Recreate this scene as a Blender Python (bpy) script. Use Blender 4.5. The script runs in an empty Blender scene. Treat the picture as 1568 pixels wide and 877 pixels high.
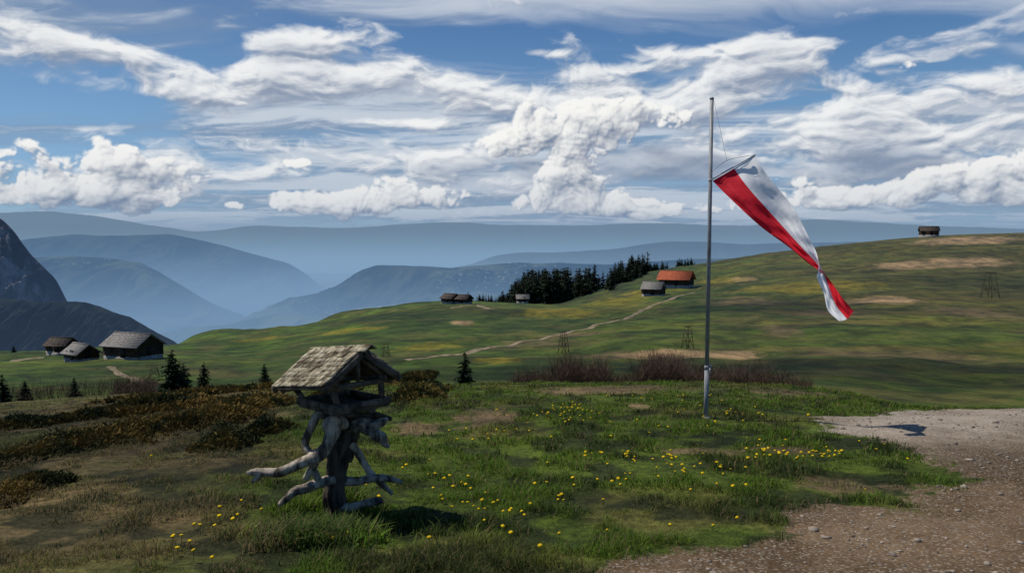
import bpy, math, random
import numpy as np
from mathutils import Vector, Matrix
rng=np.random.default_rng(7); random.seed(7)
S=bpy.context.scene
# ---------------------------------------------------------------- camera geometry
F=1220.; CX=784.; CY=438.5; CAMZ=1.7
PITCH=math.atan((CY-375)/F); cp,sp=math.cos(PITCH),math.sin(PITCH)
def ray(u,v):
    a=(np.asarray(u,float)-CX)/F; b=(CY-np.asarray(v,float))/F
    yy=cp+b*sp
    return a/yy,(-sp+b*cp)/yy
cam=bpy.data.cameras.new('camera'); cam.lens=36*F/1568.; cam.sensor_width=36
cam.clip_start=.1; cam.clip_end=200000
co=bpy.data.objects.new('camera',cam); S.collection.objects.link(co)
co.location=(0,0,CAMZ); co.rotation_euler=(math.pi/2-PITCH,0,0); S.camera=co
S.view_settings.view_transform='Standard'; S.view_settings.look='None'
S.view_settings.exposure=0; S.view_settings.gamma=1
SD=np.array([-.49,.14,.86]); SD/=np.linalg.norm(SD)   # direction to the sun
# ---------------------------------------------------------------- numpy noise
TAB=np.random.default_rng(3).random((8,256,256))
def vn(x,y,seed=0):
    T=TAB[seed%8]; x=np.asarray(x,float)+seed*17.3; y=np.asarray(y,float)+seed*9.1
    xi=np.floor(x).astype(int); yi=np.floor(y).astype(int)
    fx=x-xi; fy=y-yi; fx=fx*fx*(3-2*fx); fy=fy*fy*(3-2*fy)
    a=T[xi&255,yi&255]; b=T[(xi+1)&255,yi&255]; c=T[xi&255,(yi+1)&255]; d=T[(xi+1)&255,(yi+1)&255]
    return (a*(1-fx)+b*fx)*(1-fy)+(c*(1-fx)+d*fx)*fy
def fbm(x,y,o=4,seed=0,r=.5):
    s=0;a=1;t=0
    for i in range(o):
        c_,s_=math.cos(i*.7),math.sin(i*.7)
        s=s+a*vn((x*c_-y*s_)*2**i,(x*s_+y*c_)*2**i,seed+i); t+=a; a*=r
    return s/t
def worley(x,y,seed=0):
    T1=TAB[seed%8];T2=TAB[(seed+3)%8]; xi=np.floor(x).astype(int); yi=np.floor(y).astype(int); m=np.full(x.shape,9.)
    for a in(-1,0,1):
        for b in(-1,0,1):
            cx=xi+a;cy=yi+b; px=cx+T1[cx&255,cy&255]; py=cy+T2[cx&255,cy&255]
            m=np.minimum(m,(px-x)**2+(py-y)**2)
    return m
def sm(a,b,x):
    t=np.clip((x-a)/(b-a),0,1); return t*t*(3-2*t)
# ---------------------------------------------------------------- terrain table
D=np.array([0,4,7,10,14,20,27,38,55,80,110,140,180,220,260,300,360,500,1000,2500,6000,70000.])
N=None
cols={ -400:[710,665,640,636,640,622,595,580,575,N,N,N,N],
 0:  [678,645,620,618,622,600,572,554,549,N,N,N,N],
 200:[668,634,607,606,612,596,572,550,536,N,N,N,N],
 300:[661,628,603,602,608,594,570,546,526,518,N,N,N],
 400:[655,620,599,599,604,592,568,542,520,507,N,N,N],
 500:[650,614,595,596,600,586,560,534,510,492,487,N,N],
 600:[645,608,592,594,596,578,552,525,498,478,467,N,N],
 700:[643,605,589,592,595,575,550,520,492,472,457,N,N],
 784:[641,603,588,592,594,574,549,518,490,473,464,468,476],
 850:[640,603,587,591,593,573,548,516,489,472,466,464,466],
 900:[640,603,587,591,593,573,547,515,488,470,460,452,447],
 985:[640,603,587,591,593,572,545,512,484,464,448,433,418],
 1060:[640,603,587,592,593,572,544,510,481,459,442,424,406],
 1150:[640,604,589,594,595,572,543,508,476,452,430,410,393],
 1300:[640,612,603,610,610,575,542,505,472,445,420,395,374],
 1420:[640,626,628,634,625,582,545,506,471,442,413,386,363],
 1568:[640,626,628,636,628,585,548,508,472,441,410,380,358],
 2000:[640,626,628,636,628,585,548,508,472,438,405,370,345]}
US=sorted(cols); TX=np.array([(u-CX)/F for u in US]); Z=np.zeros((len(US),len(D)))
for i,u in enumerate(US):
    k=np.clip((450-u)/450.,0,1.6)
    Z[i,0]=0; Z[i,1]=-.38-.02*k; Z[i,2]=-.75-.06*k; Z[i,3]=-1.05-.16*k
    for j in range(4,17):
        v=cols[u][j-4]
        if v is None: Z[i,j]=Z[i,j-1]-.42*(D[j]-D[j-1])
        else: Z[i,j]=CAMZ+D[j]*ray(u,v)[1]
    Z[i,17]=Z[i,16]-50; Z[i,18]=min(-240,Z[i,17]-100); Z[i,19]=-650; Z[i,20]=-900; Z[i,21]=-900
def herm(xk,yk,x):
    m=np.gradient(yk,xk,axis=0)
    dl=np.diff(yk,axis=0)/np.diff(xk)[:,None]
    lim=np.zeros_like(m)+1e9
    lim[:-1]=np.minimum(lim[:-1],3*np.abs(dl)); lim[1:]=np.minimum(lim[1:],3*np.abs(dl)+.0)
    m=np.sign(m)*np.minimum(np.abs(m),lim+np.abs(m)*.25)
    i=np.clip(np.searchsorted(xk,x,side='right')-1,0,len(xk)-2)
    h=(xk[i+1]-xk[i]); t=((x-xk[i])/h)[:,None]; h=h[:,None]
    return (2*t**3-3*t**2+1)*yk[i]+(t**3-2*t**2+t)*h*m[i]+(-2*t**3+3*t**2)*yk[i+1]+(t**3-t**2)*h*m[i+1]
SK=np.log(D+4); NS,NT=900,500
sg=np.linspace(SK[0],SK[-1],NS); tg=np.linspace(TX[0],TX[-1],NT)
G=herm(SK,Z.T.copy(),sg)
G=herm(TX,G.T.copy(),tg)
def H0(x,y):
    x=np.asarray(x,float); y=np.asarray(y,float)
    r=np.hypot(x,y); az=np.arctan2(x,y)
    ac=np.clip(az,math.atan(TX[0]),math.atan(TX[-1])); t=np.tan(ac); d=r*np.cos(ac)
    s=np.log(d+4)
    fi=np.clip((s-sg[0])/(sg[1]-sg[0]),0,NS-1.001); fj=np.clip((t-tg[0])/(tg[1]-tg[0]),0,NT-1.001)
    i=fi.astype(int); j=fj.astype(int); a=fi-i; b=fj-j
    z=(G[j,i]*(1-a)+G[j,i+1]*a)*(1-b)+(G[j+1,i]*(1-a)+G[j+1,i+1]*a)*b
    w=sm(1.3,2.6,np.abs(az)); back=np.where(r<400,-.03*r,-12-(np.minimum(r,6000)-400)*.15)
    return z*(1-w)+back*w
def H(x,y):
    x=np.asarray(x,float); y=np.asarray(y,float); r=np.hypot(x,y)
    z=H0(x,y)
    near=1-sm(30,60,r)
    z=z+near*((fbm(x/2.2,y/2.2,3,1)-.5)*.16*sm(3,9,r)+(fbm(x/.35,y/.35,2,2)-.5)*.06)
    z=z+sm(45,100,r)*(1-sm(330,420,r))*((fbm(x/28,y/28,3,4)-.5)*2.4+(fbm(x/7,y/7,3,5)-.5)*.9)
    z=z+sm(500,2500,r)*(fbm(x/1500,y/1500,4,6)-.5)*120
    return z
def gat(u,v,lo=2.5,hi=600):
    tx,tz=ray(u,v); d=np.exp(np.linspace(math.log(lo),math.log(hi),3000))
    g=H(d*tx,d)-(CAMZ+d*tz); k=np.where(g>0)[0]
    dd=d[k[0]] if len(k) else d[np.argmax(g)]
    return np.array([dd*tx,dd])
def P(u,v,d):
    tx,tz=ray(u,v); return np.array([d*tx,d,CAMZ+d*tz])
# ---------------------------------------------------------------- mesh helpers
def fmesh(name,V,Fs,col=None,smooth=False,attrs=None,alpha=None):
    me=bpy.data.meshes.new(name); V=np.asarray(V,np.float32)
    Fs=[np.asarray(f,np.int32) for f in Fs if len(f)]
    me.vertices.add(len(V)); me.vertices.foreach_set('co',V.ravel())
    nl=sum(f.size for f in Fs); npoly=sum(len(f) for f in Fs)
    me.loops.add(nl); me.polygons.add(npoly)
    me.loops.foreach_set('vertex_index',np.concatenate([f.ravel() for f in Fs]))
    st=[];o=0
    for f in Fs:
        st.append(o+np.arange(len(f))*f.shape[1]); o+=f.size
    me.polygons.foreach_set('loop_start',np.concatenate(st).astype(np.int32))
    me.update(calc_edges=True)
    if smooth: me.polygons.foreach_set('use_smooth',np.ones(npoly,bool))
    if col is not None:
        a=me.attributes.new('Col','FLOAT_COLOR','POINT'); c=np.ones((len(V),4),np.float32); c[:,:3]=col
        if alpha is not None: c[:,3]=alpha
        a.data.foreach_set('color',c.ravel())
    for k,val in (attrs or {}).items():
        a=me.attributes.new(k,'FLOAT','POINT'); a.data.foreach_set('value',np.asarray(val,np.float32))
    me.validate(); return me
def add(name,me,mat,parent=None,loc=(0,0,0),rot=(0,0,0)):
    o=bpy.data.objects.new(name,me); S.collection.objects.link(o)
    if me is not None and mat is not None: me.materials.append(mat)
    o.location=loc; o.rotation_euler=rot
    if parent: o.parent=parent
    return o
class MB:
    def __init__(s): s.V=[];s.Q=[];s.T=[];s.n=0
    def raw(s,V,Q=None,T=None):
        V=np.asarray(V,float)
        if Q is not None and len(Q): s.Q.append(np.asarray(Q)+s.n)
        if T is not None and len(T): s.T.append(np.asarray(T)+s.n)
        s.V.append(V); s.n+=len(V)
    def box(s,c,hx,hy,hz):
        c,hx,hy,hz=[np.array(q,float) for q in (c,hx,hy,hz)]
        V=[c+i*hx+j*hy+k*hz for k in(-1,1) for j in(-1,1) for i in(-1,1)]
        s.raw(V,[[0,2,3,1],[4,5,7,6],[0,1,5,4],[2,6,7,3],[0,4,6,2],[1,3,7,5]])
    def beam(s,a,b,w,h,up=(0,0,1)):
        a=np.array(a,float);b=np.array(b,float);d=(b-a)/2;n=d/np.linalg.norm(d)
        up=np.array(up,float); sd=np.cross(n,up); 
        if np.linalg.norm(sd)<1e-4: sd=np.cross(n,[1,0,0])
        sd/=np.linalg.norm(sd); u=np.cross(sd,n)
        s.box((a+b)/2,d,sd*w/2,u*h/2)
    def tube(s,pts,rad,seg=10,n=None,rough=0.,seed=0,close=True):
        pts=np.array(pts,float);rad=np.array(rad,float)
        if n:
            k=len(pts);t=np.linspace(0,k-1,n);i=np.clip(t.astype(int),0,k-2);f=(t-i)[:,None]
            e=np.vstack([2*pts[0]-pts[1],pts,2*pts[-1]-pts[-2]])
            p0,p1,p2,p3=e[i],e[i+1],e[i+2],e[i+3]
            pp=.5*(2*p1+(p2-p0)*f+(2*p0-5*p1+4*p2-p3)*f**2+(3*p1-p0-3*p2+p3)*f**3)
            rr=rad[i]*(1-f[:,0])+rad[i+1]*f[:,0]
        else: pp,rr,n=pts,rad,len(pts)
        tg_=np.gradient(pp,axis=0); tg_/=np.linalg.norm(tg_,axis=1)[:,None]+1e-9
        ref=np.array([.13,1,.21]); A=np.cross(tg_,ref);A/=np.linalg.norm(A,axis=1)[:,None]+1e-9;B=np.cross(tg_,A)
        th=np.linspace(0,2*np.pi,seg,endpoint=False)
        R=rr[:,None]*np.ones(seg)
        if rough:
            R=R*(1+rough*(fbm(np.cos(th)[None]*1.7+seed+np.arange(n)[:,None]*.06,np.sin(th)[None]*1.7+np.arange(n)[:,None]*.16+5,3,seed)-.5)*2)
        V=pp[:,None]+R[...,None]*(np.cos(th)[None,:,None]*A[:,None]+np.sin(th)[None,:,None]*B[:,None])
        V=V.reshape(-1,3); i=np.arange(n-1)[:,None]*seg;j=np.arange(seg)[None];j2=(j+1)%seg
        Q=np.stack([i+j,i+j2,i+seg+j2,i+seg+j],-1).reshape(-1,4)
        V=np.vstack([V,pp[0],pp[-1]]); a=n*seg
        T=[[a,(q+1)%seg,q] for q in range(seg)]+[[a+1,(n-1)*seg+q,(n-1)*seg+(q+1)%seg] for q in range(seg)]
        s.raw(V,Q,T)
    def make(s,name,mat,parent=None,smooth=False,loc=(0,0,0),rot=(0,0,0),col=None):
        V=np.vstack(s.V); Fs=[]
        if s.Q: Fs.append(np.vstack(s.Q))
        if s.T: Fs.append(np.vstack(s.T))
        return add(name,fmesh(name,V,Fs,smooth=smooth,col=col),mat,parent,loc,rot)
def empty(name,loc,rotz=0):
    o=bpy.data.objects.new(name,None); o.empty_display_size=.2; S.collection.objects.link(o); o.location=loc; o.rotation_euler=(0,0,rotz); return o
# ---------------------------------------------------------------- node helpers
class NB:
    def __init__(s,nt): s.nt=nt; nt.nodes.clear()
    def n(s,t,**k):
        q=s.nt.nodes.new(t)
        for a,b in k.items(): setattr(q,a,b)
        return q
    def put(s,sock,v):
        if isinstance(v,bpy.types.NodeSocket): s.nt.links.new(v,sock)
        elif v is not None:
            if isinstance(v,(tuple,list)) and sock.type=='RGBA' and len(v)==3: v=(*v,1)
            sock.default_value=v
    def m(s,op,a,b=None,c=None,clamp=False):
        q=s.n('ShaderNodeMath',operation=op,use_clamp=clamp); s.put(q.inputs[0],a); s.put(q.inputs[1],b); s.put(q.inputs[2],c); return q.outputs[0]
    def v(s,op,a,b=None,c=None):
        q=s.n('ShaderNodeVectorMath',operation=op); s.put(q.inputs[0],a); s.put(q.inputs[1],b)
        if c is not None: s.put(q.inputs[2],c)
        return q.outputs['Value'] if op in('DOT_PRODUCT','LENGTH') else q.outputs[0]
    def mix(s,f,a,b,mode='MIX'):
        q=s.n('ShaderNodeMix',data_type='RGBA',blend_type=mode); s.put(q.inputs[0],f); s.put(q.inputs[6],a); s.put(q.inputs[7],b); return q.outputs[2]
    def ss(s,x,a,b,lo=0.,hi=1.):
        q=s.n('ShaderNodeMapRange',interpolation_type='SMOOTHSTEP'); s.put(q.inputs[0],x)
        q.inputs[1].default_value=a;q.inputs[2].default_value=b;q.inputs[3].default_value=lo;q.inputs[4].default_value=hi; return q.outputs[0]
    def noise(s,vec,sc,det=4,ro=.5,dist=0,col=False):
        q=s.n('ShaderNodeTexNoise'); s.put(q.inputs['Vector'],vec); q.inputs['Scale'].default_value=sc;q.inputs['Detail'].default_value=det
        q.inputs['Roughness'].default_value=ro;q.inputs['Distortion'].default_value=dist; return q.outputs['Color' if col else 0]
    def voro(s,vec,sc,feature='F1',det=0,out='Distance',sm_=.5,rand=1):
        q=s.n('ShaderNodeTexVoronoi',feature=feature); s.put(q.inputs['Vector'],vec); q.inputs['Scale'].default_value=sc
        q.inputs['Detail'].default_value=det
        return q.outputs[out]
    def mapv(s,vec,sc=(1,1,1),rot=(0,0,0),loc=(0,0,0)):
        q=s.n('ShaderNodeMapping'); s.put(q.inputs[0],vec); q.inputs[1].default_value=loc;q.inputs[2].default_value=rot;q.inputs[3].default_value=sc; return q.outputs[0]
def newmat(name):
    m=bpy.data.materials.new(name); m.use_nodes=True
    try: m.cycles.emission_sampling='NONE'
    except Exception: pass
    return m,NB(m.node_tree)
HAZE=(.21,.34,.51)  # aerial haze colour, painted into the materials as emission
def finish(b,col,rough=.9,bump=None,bs=.3,bd=.02,spec=.2,trans=0,haze=None,metal=0):
    p=b.n('ShaderNodeBsdfPrincipled'); b.put(p.inputs['Base Color'],col); b.put(p.inputs['Roughness'],rough)
    p.inputs['Specular IOR Level'].default_value=spec; p.inputs['Metallic'].default_value=metal
    if bump is not None:
        q=b.n('ShaderNodeBump'); q.inputs['Strength'].default_value=bs; q.inputs['Distance'].default_value=bd; b.put(q.inputs['Height'],bump)
        b.nt.links.new(q.outputs[0],p.inputs['Normal'])
    out=p.outputs[0]
    if trans:
        t=b.n('ShaderNodeBsdfTranslucent'); b.put(t.inputs[0],col); mx=b.n('ShaderNodeMixShader'); mx.inputs[0].default_value=trans
        b.nt.links.new(out,mx.inputs[1]); b.nt.links.new(t.outputs[0],mx.inputs[2]); out=mx.outputs[0]
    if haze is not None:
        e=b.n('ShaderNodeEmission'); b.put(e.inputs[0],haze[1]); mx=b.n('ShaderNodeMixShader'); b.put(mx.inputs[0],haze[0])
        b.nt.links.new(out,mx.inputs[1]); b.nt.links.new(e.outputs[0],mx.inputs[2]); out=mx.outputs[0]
    o=b.n('ShaderNodeOutputMaterial'); b.nt.links.new(out,o.inputs[0])
def pos(b): return b.n('ShaderNodeNewGeometry').outputs['Position']
def attr(b,n,o='Color'): return b.n('ShaderNodeAttribute',attribute_name=n).outputs[o]
# ---- simple materials
def vcol_mat(name,trans=0,rough=.9,spec=.15):
    m,b=newmat(name); finish(b,attr(b,'Col'),rough,trans=trans,spec=spec); return m
m_grass=vcol_mat('grass_blades',trans=.35,spec=.2)
m_fol=vcol_mat('foliage',trans=.1)
m_twig=vcol_mat('twigs')
m_flower=vcol_mat('petals',trans=.2)
def wood(name,dark,light,sc=(6,6,40),bs=.5,bd=.01,space='Object',grain=6.):
    m,b=newmat(name); tc=b.n('ShaderNodeTexCoord').outputs[space]
    w=b.mapv(tc,sc); n1=b.noise(w,grain/6.,6,.65,.4); n2=b.noise(tc,9.,4,.6)
    f=b.m('ADD',b.m('MULTIPLY',n1,.65),b.m('MULTIPLY',n2,.35))
    c=b.mix(b.ss(f,.38,.62),dark,light); finish(b,c,.88,bump=f,bs=bs,bd=bd); return m
m_drift=wood('weathered_driftwood',(.045,.035,.028),(.44,.37,.29),(14,14,3.5),.9,.02)
m_trunk=wood('shaded_trunk_wood',(.012,.01,.008),(.10,.076,.056),(16,16,2.5),1.,.02)  # trunk shade is put into this darker wood colour
m_shing=wood('mossy_shingles',(.11,.085,.05),(.46,.40,.28),(9,9,9),.6,.008)
m_plank=wood('old_planks',(.03,.024,.019),(.15,.12,.095),(10,10,10),.6,.008)
m_log=wood('dark_log_walls',(.02,.014,.01),(.075,.05,.034),(1,1,6),.4,.03)
m_hroof=wood('grey_shingle_roof',(.11,.10,.09),(.28,.26,.24),(3,3,3),.5,.03)
m_broof=wood('brown_shingle_roof',(.03,.024,.02),(.10,.075,.06),(3,3,3),.5,.03)
m_rroof=wood('red_tile_roof',(.20,.045,.02),(.48,.13,.06),(3,3,3),.4,.03)
m_stone=wood('stone_foundation',(.15,.14,.13),(.38,.36,.33),(2,2,2),.5,.05)
m_dark,b=newmat('dark_opening'); finish(b,(.01,.01,.012),.6)
m_metal,b=newmat('galvanised_pole'); tc=b.n('ShaderNodeTexCoord').outputs['Object']
nz=b.noise(b.mapv(tc,(10,10,1.5)),3,6,.6); finish(b,b.mix(b.ss(nz,.3,.7),(.16,.165,.17),(.32,.33,.34)),b.m('ADD',.4,b.m('MULTIPLY',nz,.3)),metal=.1,spec=.3)
m_rope,b=newmat('rope'); finish(b,(.25,.24,.22),.9)
m_rod,b=newmat('flag_rod'); finish(b,(.5,.5,.5),.5)
# ---------------------------------------------------------------- gravel region + patches
gp=[(880,905),(950,868),(1070,828),(1190,798),(1300,776),(1385,752),(1425,730),(1410,700),(1340,676),(1275,656),(1285,640),(1345,629),(1450,627),(1700,624)]
GP=np.array([gat(u,v,1.2,60) for u,v in gp]+[[14,8],[14,-4],[-1.5,-2],[-.6,2.2]])
def poly_sd(x,y,PG):
    sd=np.full(x.shape,1e9); ins=np.zeros(x.shape,bool); n=len(PG)
    for i in range(n):
        a=PG[i];b_=PG[(i+1)%n];e=b_-a
        t=np.clip(((x-a[0])*e[0]+(y-a[1])*e[1])/(e@e+1e-12),0,1)
        sd=np.minimum(sd,np.hypot(x-a[0]-t*e[0],y-a[1]-t*e[1]))
        c=((a[1]>y)!=(b_[1]>y)); 
        xi=a[0]+(y-a[1])/(b_[1]-a[1]+1e-12)*e[0]; ins^=c&(x<xi)
    return np.where(ins,sd,-sd)
def gravel(x,y):
    r=np.hypot(x,y); g=np.zeros(x.shape); k=r<60
    if k.any():
        xx,yy=x[k],y[k]; s=poly_sd(xx,yy,GP)
        s=s+(fbm(xx/.9,yy/.9,5,3,.6)-.5)*2.2*sm(2,8,r[k])
        g[k]=sm(-.45,.45,s)
    return g
def ell(u,v,du,dv,lo=2.5):
    c=gat(u,v,lo);a=gat(u,v-dv,lo);b_=gat(u,v+dv,lo)
    return c[0],(a[1]+b_[1])/2,du/F*c[1],max((a[1]-b_[1])/2,.15)
tan_p=[ell(*q,lo=60) for q in [(1440,403,110,9),(1345,459,60,7),(1490,368,95,6),(1060,541,110,6),(1130,428,22,4),(705,494,18,4),(1130,541,40,5)]]
brn_p=[ell(*q,lo=5) for q in [(950,597,150,7),(745,640,55,16),(1075,690,75,5),(640,655,40,10),(870,600,60,5),(1200,600,90,5),(975,622,20,5),(1200,690,60,6),(1290,745,70,14)]]
brn_f=[ell(*q,lo=60) for q in [(1200,508,34,10),(1270,480,60,7),(1140,460,60,8),(1500,480,60,12),(930,545,50,6),(1350,540,160,8),(820,525,60,5),(880,512,60,4)]]
yel_f=[ell(*q,lo=60) for q in [(860,480,70,9),(940,462,50,8),(660,530,60,7),(400,519,40,3),(980,450,20,8),(1100,430,40,6),(760,552,40,5),(1250,440,110,9),(540,505,60,4)]]
def emask(x,y,L,k,seed,w=1.):
    m=np.zeros(x.shape)
    for cx,cy,rx,ry in L:
        e=((x-cx)/rx)**2+((y-cy)/ry)**2; s=e<3
        if s.any():
            nz=fbm(x[s]/(rx*k),y[s]/(ry*k),5,seed,.6); m[s]=np.maximum(m[s],sm(1.35,.1,e[s]+(nz-.5)*2.6*w))
    return m
def gcol(x,y):
    r=np.hypot(x,y); yy=np.maximum(y,.3); u=CX+F*x/yy
    c=np.zeros(x.shape+(3,))
    def mx(c,col,m): return c*(1-m[...,None])+np.array(col)*m[...,None]
    c[:]=(.048,.070,.009)
    n1=fbm(x/38,y/16,5,1,.6); c=mx(c,(.105,.106,.010),sm(.48,.64,n1)*sm(60,110,r)*.65)
    c=mx(c,(.052,.090,.010),sm(900,600,u)*sm(60,90,r)*(.35+.5*sm(.4,.6,fbm(x/15,y/9,4,2))))
    n2=fbm(x/22,y/30,5,2,.6); c=mx(c,(.022,.040,.007),sm(.46,.62,n2)*.75)
    n3=fbm(x/9,y/5,4,3); c=mx(c,(.085,.065,.022),sm(.55,.72,n3)*.5)
    c=mx(c,(.078,.066,.016),sm(1050,1350,u)*sm(130,240,r)*.6)
    n6=fbm(x/60,y/6,4,5); c=mx(c,(.10,.08,.02),sm(.5,.66,n6)*sm(1000,1200,u)*sm(80,130,r)*.6)
    n7=fbm(x/80+3,y/14,3,6); c=c*(1-.35*sm(.42,.62,n7)*sm(50,90,r))[...,None]  # broad darkening put into the meadow colour in place of cloud shadows
    nr=1-sm(34,50,r)
    n4=fbm(x/1.6,y/1.6,4,4); n5=fbm(x/.5,y/.5,3,6)
    near=np.zeros_like(c); near[:]=(.050,.072,.010)
    near=mx(near,(.10,.078,.028),sm(.5,.68,n4)*.5)
    lf=sm(470,330,u+(fbm(x/2.5,y/2.5,3,7)-.5)*260)*sm(5,6.5,r)
    near=mx(near,(.11,.078,.038),lf*(.35+.5*sm(.3,.6,n4)))
    near=mx(near,(.016,.02,.008),sm(.48,.64,n5)*.8)
    c=c*(1-nr[...,None])+near*nr[...,None]
    c=mx(c,(.27,.18,.095),emask(x,y,tan_p,.3,2,.75)*.85)
    c=mx(c,(.14,.095,.055),emask(x,y,brn_p,.3,3)*.85)
    c=mx(c,(.11,.075,.04),emask(x,y,brn_f,.3,3)*.6)
    c=mx(c,(.17,.135,.010),emask(x,y,yel_f,.3,4)*.6)
    return c
# ---------------------------------------------------------------- ground mesh
az=np.concatenate([np.linspace(-.80,.72,900),np.linspace(.72,2*math.pi-.80,130)[1:-1]])
rr=np.concatenate([np.exp(np.linspace(math.log(.8),math.log(420),640)),np.exp(np.linspace(math.log(420),math.log(70000),70))[1:]])
A_,R_=np.meshgrid(az,rr,indexing='ij'); X=R_*np.sin(A_);Y=R_*np.cos(A_); Zg=H(X,Y)
na,nr_=X.shape
V=np.stack([X,Y,Zg],-1).reshape(-1,3); i=np.arange(na)[:,None];j=np.arange(nr_-1)[None]; i2=(i+1)%na
Q=np.stack([i*nr_+j,i*nr_+j+1,i2*nr_+j+1,i2*nr_+j],-1).reshape(-1,4)
V=np.vstack([V,[0,0,float(H(0.,0.01))]]); ci=len(V)-1
T=np.stack([np.full(na,ci),np.arange(na)*nr_,((np.arange(na)+1)%na)*nr_],-1)
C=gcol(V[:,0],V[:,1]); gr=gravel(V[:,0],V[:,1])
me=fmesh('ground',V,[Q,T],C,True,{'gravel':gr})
mg,b=newmat('meadow_and_gravel'); p=pos(b); c=attr(b,'Col')
nz=b.noise(p,.16,9,.8); nf=b.noise(p,9.,4,.7)
c=b.mix(1.,c,b.mix(b.ss(nz,.36,.64),(.42,.46,.42),(1.6,1.52,1.45)),'MULTIPLY')
c=b.mix(1.,c,b.mix(b.ss(nf,.3,.7),(.55,.55,.55),(1.4,1.4,1.4)),'MULTIPLY')
g=attr(b,'gravel','Fac'); gm=b.ss(b.m('ADD',g,b.m('MULTIPLY',b.m('SUBTRACT',nf,.5),1.1)),.3,.7)
v2=b.voro(p,55.,out='Color'); vd=b.voro(p,24.)
sep2=b.n('ShaderNodeSeparateColor'); b.put(sep2.inputs[0],v2)
xyz=b.n('ShaderNodeSeparateXYZ'); b.put(xyz.inputs[0],p)
soil=b.mix(b.ss(nz,.38,.62),(.062,.038,.019),(.165,.108,.060))
grey=b.mix(b.ss(nz,.38,.62),(.15,.115,.08),(.33,.275,.22))
base=b.mix(b.ss(b.m('ADD',xyz.outputs[1],b.m('MULTIPLY',nz,5.)),11.,16.),soil,grey)
st=b.mix(sep2.outputs[0],(.05,.036,.024),(.33,.28,.22))
gc=b.mix(b.ss(sep2.outputs[1],.6,.85,0,.75),base,st)
c=b.mix(gm,c,gc)
d=b.v('LENGTH',p); hz=b.m('SUBTRACT',1.,b.m('POWER',2.71828,b.m('DIVIDE',d,-6500.)))  # haze by distance from the origin, painted onto the ground as glow
bh=b.m('ADD',nf,b.m('MULTIPLY',vd,-.4))
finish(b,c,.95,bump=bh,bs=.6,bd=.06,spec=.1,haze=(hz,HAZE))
add('ground',me,mg)
# ---------------------------------------------------------------- far mountains
def mountain(name,Dd,prof,mat,foot=.72,zb=-900,rough=1.,amp=120,seed=0,n=600,m=60,pw=1.3,fr=1.,crag=0):
    prof=np.array(prof,float); us=np.linspace(prof[0,0],prof[-1,0],n); vs=np.interp(us,prof[:,0],prof[:,1])
    k=np.ones(9)/9; vs=np.convolve(np.pad(vs,4,mode='edge'),k,'valid')
    vs=vs+(fbm(us/40,us*0+seed,5,seed,.6)-.5)*2*rough
    tx,tz=ray(us,vs); zc=CAMZ+Dd*tz; q=np.linspace(0,1,m)
    QQ,TXX=np.meshgrid(q,tx,indexing='xy'); ZC=zc[:,None]; U=us[:,None]
    y=Dd*(1-(1-foot)*QQ); x=TXX*Dd
    sp1=1-np.abs(2*fbm(U/70*fr+QQ*1.2,QQ*1.5+seed,5,seed)-1)*1.
    sp2=fbm(U/22*fr+QQ*2,QQ*5+3,4,seed+2)
    z=zb+(ZC-zb)*(1-QQ)**pw+((sp1-.75)*2+(sp2-.5)*.6)*amp*np.clip(QQ*6,0,1)*(1-QQ)
    y=y-(sp1-.75)*amp*1.5*np.clip(QQ*6,0,1)
    if crag:
        y=y+crag*(np.abs(2*fbm(U/16+QQ*3,QQ*7,5,seed+1,.6)-1)-.3)*np.clip(QQ*10,0,1)
        z=z+crag*.5*(fbm(U/9,QQ*22,4,seed+3,.6)-.5)*np.clip(QQ*10,0,1)
    back=np.stack([x[:,0],y[:,0]*1.12,np.full(n,zb)],-1)[:,None]
    V=np.concatenate([back,np.stack([x,y,z],-1)],1); mm=m+1
    i=np.arange(n-1)[:,None];j=np.arange(mm-1)[None]
    Q=np.stack([i*mm+j,(i+1)*mm+j,(i+1)*mm+j+1,i*mm+j+1],-1).reshape(-1,4)
    add(name,fmesh(name,V.reshape(-1,3),[Q],None,not crag),mat)
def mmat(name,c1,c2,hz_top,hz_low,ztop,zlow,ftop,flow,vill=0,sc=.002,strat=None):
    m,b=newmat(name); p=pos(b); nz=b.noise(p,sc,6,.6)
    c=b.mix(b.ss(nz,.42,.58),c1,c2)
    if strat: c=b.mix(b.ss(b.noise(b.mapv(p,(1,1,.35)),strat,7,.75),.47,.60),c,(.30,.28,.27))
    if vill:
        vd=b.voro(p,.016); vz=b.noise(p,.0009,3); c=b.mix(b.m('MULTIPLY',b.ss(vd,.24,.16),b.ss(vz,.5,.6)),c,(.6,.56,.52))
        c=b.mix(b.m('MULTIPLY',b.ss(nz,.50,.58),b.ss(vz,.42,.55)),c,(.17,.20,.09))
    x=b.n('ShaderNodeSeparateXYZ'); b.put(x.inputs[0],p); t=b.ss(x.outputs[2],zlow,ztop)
    f=b.m('ADD',flow,b.m('MULTIPLY',t,ftop-flow)); hc=b.mix(t,hz_low,hz_top)  # haze tint and amount by height, painted into the slope as glow
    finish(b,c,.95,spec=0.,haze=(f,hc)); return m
gn=(.03,.05,.02)
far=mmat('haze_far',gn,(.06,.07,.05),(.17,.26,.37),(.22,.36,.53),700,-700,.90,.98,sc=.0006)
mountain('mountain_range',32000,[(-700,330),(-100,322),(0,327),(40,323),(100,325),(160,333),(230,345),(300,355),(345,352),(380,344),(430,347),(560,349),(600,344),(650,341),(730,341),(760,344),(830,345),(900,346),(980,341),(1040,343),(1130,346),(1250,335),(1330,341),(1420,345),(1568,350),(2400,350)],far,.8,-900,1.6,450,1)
m2=mmat('haze_mid_left',gn,(.09,.10,.06),(.10,.185,.32),(.20,.33,.51),200,-800,.78,.95,sc=.001)
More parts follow.
